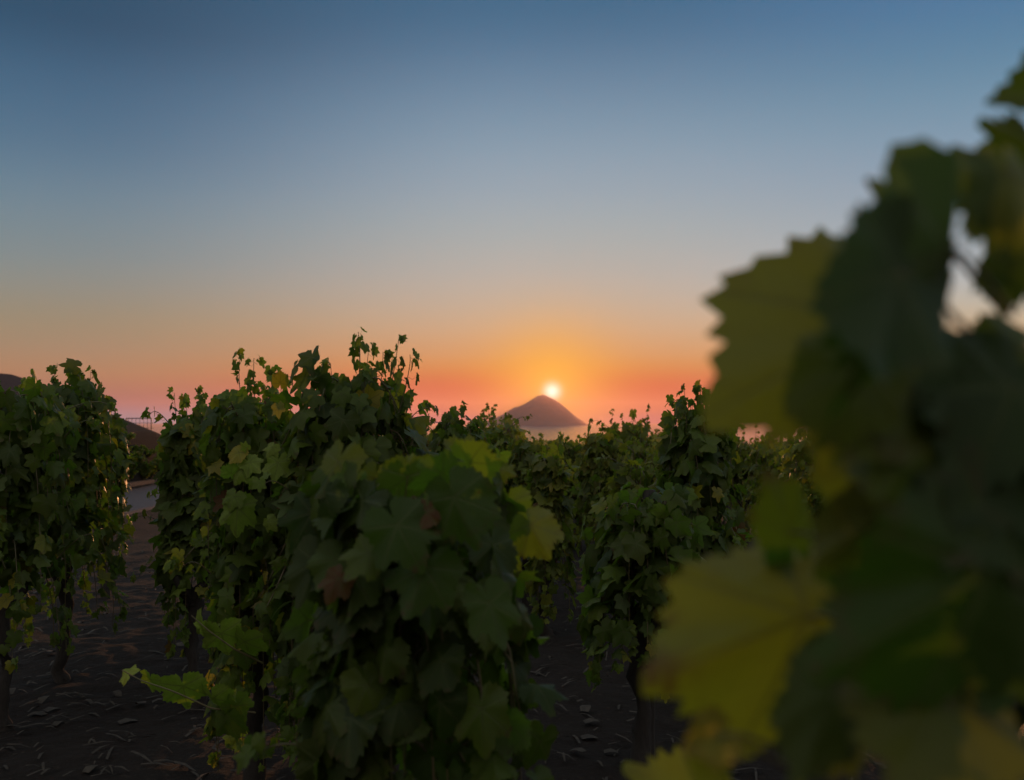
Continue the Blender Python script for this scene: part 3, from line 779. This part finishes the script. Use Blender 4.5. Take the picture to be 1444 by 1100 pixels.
# ---- the vine right beside the camera, far out of focus
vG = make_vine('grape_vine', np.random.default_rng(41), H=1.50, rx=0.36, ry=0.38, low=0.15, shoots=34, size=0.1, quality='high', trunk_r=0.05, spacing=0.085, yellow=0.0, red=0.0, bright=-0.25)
tag(vG, 'huge out-of-focus grape vine filling the right edge close to the camera', 'grape vine', VINES)
vG.location = (0.86, 1.08, ground(0.86, 1.08))
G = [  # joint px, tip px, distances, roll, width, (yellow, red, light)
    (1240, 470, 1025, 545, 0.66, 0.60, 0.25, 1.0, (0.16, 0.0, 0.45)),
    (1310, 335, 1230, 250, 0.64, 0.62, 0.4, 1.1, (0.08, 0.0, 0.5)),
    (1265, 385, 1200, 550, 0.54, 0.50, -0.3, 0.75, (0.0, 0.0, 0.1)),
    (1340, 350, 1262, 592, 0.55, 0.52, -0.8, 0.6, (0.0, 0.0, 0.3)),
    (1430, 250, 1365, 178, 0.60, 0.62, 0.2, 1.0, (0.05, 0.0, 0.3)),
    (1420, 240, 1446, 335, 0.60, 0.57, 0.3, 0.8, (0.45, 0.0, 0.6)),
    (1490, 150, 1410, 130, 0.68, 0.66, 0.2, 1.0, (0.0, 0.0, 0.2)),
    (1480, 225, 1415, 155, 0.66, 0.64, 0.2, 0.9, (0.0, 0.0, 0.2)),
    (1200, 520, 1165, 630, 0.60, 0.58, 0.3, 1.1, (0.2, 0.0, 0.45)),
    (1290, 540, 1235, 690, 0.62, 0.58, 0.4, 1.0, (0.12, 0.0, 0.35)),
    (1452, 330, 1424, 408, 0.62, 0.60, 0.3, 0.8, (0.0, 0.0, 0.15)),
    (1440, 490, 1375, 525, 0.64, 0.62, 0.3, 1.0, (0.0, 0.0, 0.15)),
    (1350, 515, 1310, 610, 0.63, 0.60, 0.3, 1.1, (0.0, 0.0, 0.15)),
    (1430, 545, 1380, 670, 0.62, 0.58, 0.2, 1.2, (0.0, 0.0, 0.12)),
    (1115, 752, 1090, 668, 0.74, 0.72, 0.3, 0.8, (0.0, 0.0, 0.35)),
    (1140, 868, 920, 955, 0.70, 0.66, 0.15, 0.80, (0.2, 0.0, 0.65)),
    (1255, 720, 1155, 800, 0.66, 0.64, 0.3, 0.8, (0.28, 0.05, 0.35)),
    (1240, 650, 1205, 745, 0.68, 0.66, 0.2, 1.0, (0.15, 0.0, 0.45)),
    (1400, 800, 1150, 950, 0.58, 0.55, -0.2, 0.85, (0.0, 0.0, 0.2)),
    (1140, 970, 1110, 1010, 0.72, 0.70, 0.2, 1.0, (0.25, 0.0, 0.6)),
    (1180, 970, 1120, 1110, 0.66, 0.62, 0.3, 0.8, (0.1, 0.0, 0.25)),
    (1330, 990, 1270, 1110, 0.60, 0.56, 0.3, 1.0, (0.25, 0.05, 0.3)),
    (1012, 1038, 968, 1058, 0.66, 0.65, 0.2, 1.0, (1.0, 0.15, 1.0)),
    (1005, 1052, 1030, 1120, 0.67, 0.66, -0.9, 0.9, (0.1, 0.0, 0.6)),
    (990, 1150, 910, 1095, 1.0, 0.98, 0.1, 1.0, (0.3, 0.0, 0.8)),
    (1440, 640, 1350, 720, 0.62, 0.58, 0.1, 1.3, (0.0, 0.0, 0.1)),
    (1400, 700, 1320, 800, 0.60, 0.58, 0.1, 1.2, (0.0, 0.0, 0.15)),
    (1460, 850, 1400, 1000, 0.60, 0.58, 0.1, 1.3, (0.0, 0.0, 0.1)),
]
for i, (bx, by, tx, ty, d0, d1, roll, w, tint) in enumerate(G):
    b0, t0 = at(bx, by, d0), at(tx, ty, d1)
    lab = 'golden leaf with brown spots' if tint[0] > 0.9 else ('large yellowing leaf with radiating veins' if bx == 1140 and by == 868 else None)
    # its stalk runs back towards the canes of the vine
    to = np.array([0.55, max(b0[1] + 0.1, 0.75), min(b0[2] - 0.15, 1.5)])
    dirn = to - b0
    e = b0 + dirn / np.linalg.norm(dirn) * 0.07
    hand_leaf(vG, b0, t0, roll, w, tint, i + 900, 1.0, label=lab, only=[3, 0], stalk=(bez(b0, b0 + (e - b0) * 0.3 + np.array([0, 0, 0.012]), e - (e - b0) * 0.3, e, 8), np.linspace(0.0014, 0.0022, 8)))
for j, (xa, ya, da, xb, yb, db) in enumerate([(1500, 900, 0.9, 1480, 130, 0.72), (1480, 800, 0.9, 1310, 560, 0.68), (1480, 1000, 0.9, 1150, 780, 0.72), (1400, 1100, 1.0, 1010, 1030, 1.06), (1480, 700, 0.8, 1310, 520, 0.66)]):
    p0, p3 = at(xa, ya, da), at(xb, yb, db)
    hand_cane(vG, [(bez(p0, p0 + (p3 - p0) * 0.3 + np.array([0.03, 0, 0.05]), p3 - (p3 - p0) * 0.3 + np.array([0, 0, 0.05]), p3, 14), np.linspace(0.005, 0.002, 14))], 'cane')

# ------------------------------------------------------------------ left: gravel path, low wall, bank with shrubs, railing, shed
def simple_mat(name, c0, c1, scale, rough=0.85, bump=0.0, bscale=40.0, metallic=0.0):
    m, b, o = new_mat(name)
    geo = b.n('ShaderNodeNewGeometry')
    p = b.n('ShaderNodeBsdfPrincipled'); p.inputs['Roughness'].default_value = rough; p.inputs['Metallic'].default_value = metallic
    b.link(b.mix(b.mr(b.noise(geo.outputs['Position'], scale, 5.0, 0.65), 0.3, 0.7), (*c0, 1), (*c1, 1)), p.inputs['Base Color'])
    if bump:
        q = b.n('ShaderNodeBump'); q.inputs['Distance'].default_value = bump
        b.link(b.noise(geo.outputs['Position'], bscale, 4.0, 0.6), q.inputs['Height']); b.link(q.outputs[0], p.inputs['Normal'])
    b.link(p.outputs[0], o.inputs[0])
    return m
m_gravel = simple_mat('path_gravel', (0.024, 0.028, 0.038), (0.055, 0.062, 0.082), 18.0, 0.8, 0.03, 30.0)
px_ = np.concatenate([[-8.62, -8.6], np.linspace(-8.55, -6.7, 14), [-6.62, -6.6]])
v, f = grid(px_, np.linspace(8, 62, 120), lambda X, Y: gz(np.clip(X, -8.6, 9), Y) + np.where((X < -8.61) | (X > -6.61), -0.12, 0.045 + 0.02 * fbm(X * 3, Y * 3, 3, 3)))
tag(fast_obj('gravel_path', v, f, m_gravel), kind='structure')

def box(bm_list, x0, x1, y0, y1, z0, z1):
    o = len(bm_list[0])
    bm_list[0] += [(x, y, z) for z in (z0, z1) for x, y in ((x0, y0), (x1, y0), (x1, y1), (x0, y1))]
    bm_list[1] += [tuple(o + i for i in q) for q in ((3, 2, 1, 0), (4, 5, 6, 7), (0, 1, 5, 4), (1, 2, 6, 5), (2, 3, 7, 6), (3, 0, 4, 7))]
m_stone = simple_mat('wall_stone', (0.06, 0.05, 0.045), (0.2, 0.17, 0.15), 6.0, 0.9, 0.03, 9.0)
m_cope = simple_mat('coping_terracotta', (0.08, 0.04, 0.028), (0.15, 0.085, 0.06), 8.0, 0.8, 0.01, 20.0)
wall = bpy.data.objects.new('low_wall', None); C.objects.link(wall); wall.location = (-8.74, 22, -0.12)
tag(wall, 'low stone wall with brown coping along the far side of the gravel path', 'wall')
q = [[], []]
for k in range(28):
    y0 = -11.5 + k * 0.9
    box(q, -0.12 + rng.uniform(-0.01, 0.01), 0.10 + rng.uniform(-0.012, 0.012), y0, y0 + 0.895, -0.3, 0.215)
mesh_obj('wall_body', q[0], q[1], m_stone, wall, smooth=False)
q = [[], []]
for k in range(28):
    y0 = -11.5 + k * 0.9
    box(q, -0.16, 0.17 + rng.uniform(-0.008, 0.008), y0, y0 + 0.893, 0.216, 0.30 + rng.uniform(-0.006, 0.006))
mesh_obj('coping', q[0], q[1], m_cope, wall, smooth=False)

m_dry = leaf_material('shrub_leaf')
def shrub(x, y, h, w, seed, label, dry=0.3):
    r_ = np.random.default_rng(seed)
    o = bpy.data.objects.new('dry_shrub', None); C.objects.link(o); o.location = (x, y, ground(x, y))
    lines, bs, tp, nr, sz = [], [], [], [], []
    for k in range(38):
        a = r_.uniform(0, 6.28); e = np.array([math.cos(a) * w * r_.uniform(0.2, 1), math.sin(a) * w * r_.uniform(0.2, 1), h * r_.uniform(0.5, 1.05)])
        pts = bez(np.array([0, 0, -0.05]), np.array([e[0] * 0.2, e[1] * 0.2, h * 0.4]), e * np.array([0.8, 0.8, 0.9]), e, 8)
        lines.append((pts, np.linspace(0.007, 0.002, 8)))
        for j in range(14):
            t_ = r_.uniform(0.25, 1.0) * 7; i = int(min(t_, 6)); p_ = pts[i] + (pts[i + 1] - pts[i]) * (t_ - i)
            bs.append(p_); tp.append(r_.normal(0, 1, 3) + np.array([e[0], e[1], 0.2])); nr.append(r_.normal(0, 1, 3) + np.array([0, -0.5, 1])); sz.append(r_.uniform(0.025, 0.06))
    n = len(bs)
    v, f, u, tt = build_leaves(r_, np.array(bs), nrm(np.array(tp)), nrm(np.array(nr)), np.array(sz), 'low', np.stack([np.where(r_.random(n) < dry, r_.uniform(0.2, 0.8, n), 0.05), np.zeros(n), r_.uniform(0.2, 0.9, n)], 1))
    fast_obj('foliage', v, f, m_dry, o, uv=u, tint=tt)
    lv, lf = tubes(lines, 4); fast_obj('twigs', lv, lf, m_cane, o)
    tag(o, label, 'shrub', 'shrubs on the bank beyond the path')
SH = 'scrubby dry shrub on the bank behind the low wall'
for i, (x, y, h, w) in enumerate([(-9.0, 20.6, 0.6, 0.4), (-9.05, 21.4, 0.55, 0.42), (-9.0, 22.2, 0.5, 0.4), (-9.5, 21.0, 0.5, 0.5), (-9.6, 22.0, 0.45, 0.5), (-9.0, 19.8, 0.6, 0.4), (-8.86, 20.9, 0.5, 0.38), (-8.84, 21.7, 0.5, 0.38), (-8.84, 22.5, 0.5, 0.38), (-8.84, 23.2, 0.4, 0.36), (-8.95, 22.5, 0.26, 0.34), (-9.0, 23.1, 0.24, 0.34), (-8.92, 23.7, 0.2, 0.3), (-9.25, 22.6, 0.24, 0.36), (-8.9, 24.3, 0.16, 0.28), (-8.72, 23.6, 0.55, 0.32), (-8.74, 24.1, 0.5, 0.34), (-8.76, 24.8, 0.5, 0.34), (-8.74, 22.7, 0.5, 0.3), (-8.74, 22.0, 0.5, 0.3)]):
    shrub(x, y, h, w, 300 + i, SH)
gt = bpy.data.objects.new('grass_tuft', None)
lines = []
for k in range(40):
    a = rng.uniform(0, 6.28); e = np.array([math.cos(a) * 0.16, math.sin(a) * 0.1, rng.uniform(0.12, 0.34)])
    lines.append((bez(np.zeros(3), e * np.array([0.1, 0.1, 0.5]), e * np.array([0.5, 0.5, 0.9]), e, 5), np.linspace(0.004, 0.001, 5)))
v, f = tubes(lines, 3)
bpy.data.objects.remove(gt)
gt = fast_obj('grass_tuft', v, f, m_cane); gt.location = (-8.72, 24.2, ground(-8.72, 24.2) - 0.02)
tag(gt, 'wispy dry grass tuft on the bank top right of the mesh railing', 'grass tuft')

m_metal = simple_mat('railing_steel', (0.05, 0.05, 0.055), (0.09, 0.085, 0.085), 20.0, 0.5, 0, 1, 0.8)
rl = bpy.data.objects.new('mesh_railing', None); C.objects.link(rl)
tag(rl, 'small dark wire mesh railing panel standing on top of the bank', 'railing')
tl, tr_ = at(178, 592.0, 25.6), at(213.5, 590.0, 25.6)
rl.location = (tr_[0], 25.6, ground(tr_[0], 25.6))
org = np.array(rl.location)
Lx = tl[0] - tr_[0]; zt = tr_[2] - org[2]
fr = [[], []]
def bar(x0, z0, x1, z1, r_):
    return (np.array([[x0, 0, z0], [(x0 + x1) / 2, 0, (z0 + z1) / 2], [x1, 0, z1]]), np.full(3, r_))
v, f = tubes([bar(0, -0.15, 0, zt, 0.014), bar(Lx, -0.1, Lx, zt, 0.014), bar(Lx, zt, 0, zt, 0.014)], 6)
fast_obj('frame', v, f, m_metal, rl)
ws = []
x = -0.1
while x > Lx: ws.append(bar(x, 0.02, x, zt, 0.006)); x -= 0.1
z = zt - 0.12
while z > 0.0: ws.append(bar(Lx, z, 0.06, z, 0.006)); z -= 0.13
v, f = tubes(ws, 5); fast_obj('wire_mesh', v, f, m_metal, rl)

m_roof = simple_mat('roof_clay', (0.035, 0.010, 0.008), (0.07, 0.022, 0.016), 5.0, 0.8)
m_plaster = simple_mat('shed_plaster', (0.16, 0.13, 0.11), (0.24, 0.2, 0.17), 3.0, 0.9, 0.01, 15.0)
shed = bpy.data.objects.new('farm_shed', None); C.objects.link(shed)
tag(shed, 'farm shed with dark red sloping roof edge showing at the left', 'shed')
pa, pb = at(0, 554, 28.0), at(30, 563, 28.0)
sl = (pb[2] - pa[2]) / (pb[0] - pa[0])
ex = pb[0] + 0.35; ez = pb[2] + sl * 0.35
rx_ = ex - 3.2; rz_ = ez - sl * 3.2
gx = ground(rx_, 30.0)
shed.location = (rx_, 28.0, gx)
hw = 3.2
ztop = rz_ - gx; zed = ez - gx
q = [[], []]
pro = [(-hw, zed), (0, ztop), (hw, zed), (hw, zed - 0.14), (0, ztop - 0.15), (-hw, zed - 0.14)]
vv = [(x, y, z) for y in (0, 5.0) for x, z in pro]
ff = [(0, 1, 4, 5), (1, 2, 3, 4), (11, 10, 7, 6), (10, 9, 8, 7)] + [(i, i + 6, (i + 1) % 6 + 6, (i + 1) % 6) for i in range(6)]
roof = mesh_obj('roof', vv, ff, m_roof, shed, smooth=False)
tiles = []
for k in range(26):       # rows of round tiles down both slopes
    y = 0.1 + k * 0.19
    for s_ in (-1, 1):
        tiles.append((np.array([[0.05 * s_, y, ztop + 0.02], [hw * 0.5 * s_, y, (ztop + zed) / 2 + 0.02], [hw * 1.01 * s_, y, zed + 0.02]]), np.full(3, 0.07)))
v, f = tubes(tiles, 8); fast_obj('roof_tiles', v, f, m_roof, roof)
wx = hw - 0.25
pw = [(-wx, -0.5), (-wx, zed - 0.16), (0, ztop - 0.20), (wx, zed - 0.16), (wx, -0.5)]
vv = [(x, y, z) for y in (0.25, 4.75) for x, z in pw]
ff = [(0, 1, 2, 3, 4), (9, 8, 7, 6, 5)] + [(i, i + 5, (i + 1) % 5 + 5, (i + 1) % 5) for i in range(5)]
mesh_obj('wall', vv, ff, m_plaster, shed, smooth=False)

# ------------------------------------------------------------------ straw and dead leaves on the soil
m_straw = simple_mat('litter_straw', (0.022, 0.015, 0.010), (0.07, 0.05, 0.033), 30.0)
n = 2600
r_ = np.random.default_rng(5)
y = 2.2 + 11 * r_.random(n) ** 1.5; x = (r_.random(n) * 2 - 1) * 0.6 * y + r_.normal(0, 0.2, n)
z = gz(x, y) + gbump(x, y)
an = r_.uniform(0, 6.28, n); L = r_.uniform(0.02, 0.10, n); wd = r_.uniform(0.002, 0.006, n) * np.where(r_.random(n) < 0.06, 4, 1)
L = np.where(wd > 0.01, wd * 2, L)
tx, ty = np.cos(an) * L, np.sin(an) * L; sx, sy = -np.sin(an) * wd, np.cos(an) * wd
h0 = r_.uniform(0.004, 0.02, n); h1 = r_.uniform(0.004, 0.03, n)
V4 = np.stack([np.stack([x - tx - sx, y - ty - sy, z + h0], 1), np.stack([x - tx + sx, y - ty + sy, z + h0 + 0.003], 1), np.stack([x + tx + sx, y + ty + sy, z + h1], 1), np.stack([x + tx - sx, y + ty - sy, z + h1 + 0.004], 1),
               np.stack([x - sx * 1.4, y - sy * 1.4, z + (h0 + h1) / 2 + 0.012], 1), np.stack([x + sx * 1.4, y + sy * 1.4, z + (h0 + h1) / 2 + 0.010], 1)], 1)
fq = np.array([[0, 4, 5, 1], [4, 3, 2, 5]])
lit = fast_obj('litter', V4.reshape(-1, 3), (fq[None] + (np.arange(n) * 6)[:, None, None]).reshape(-1, 4), m_straw)
tag(lit, 'dry straw and dead leaves scattered over the brown soil of the lanes', 'litter', kind='stuff')
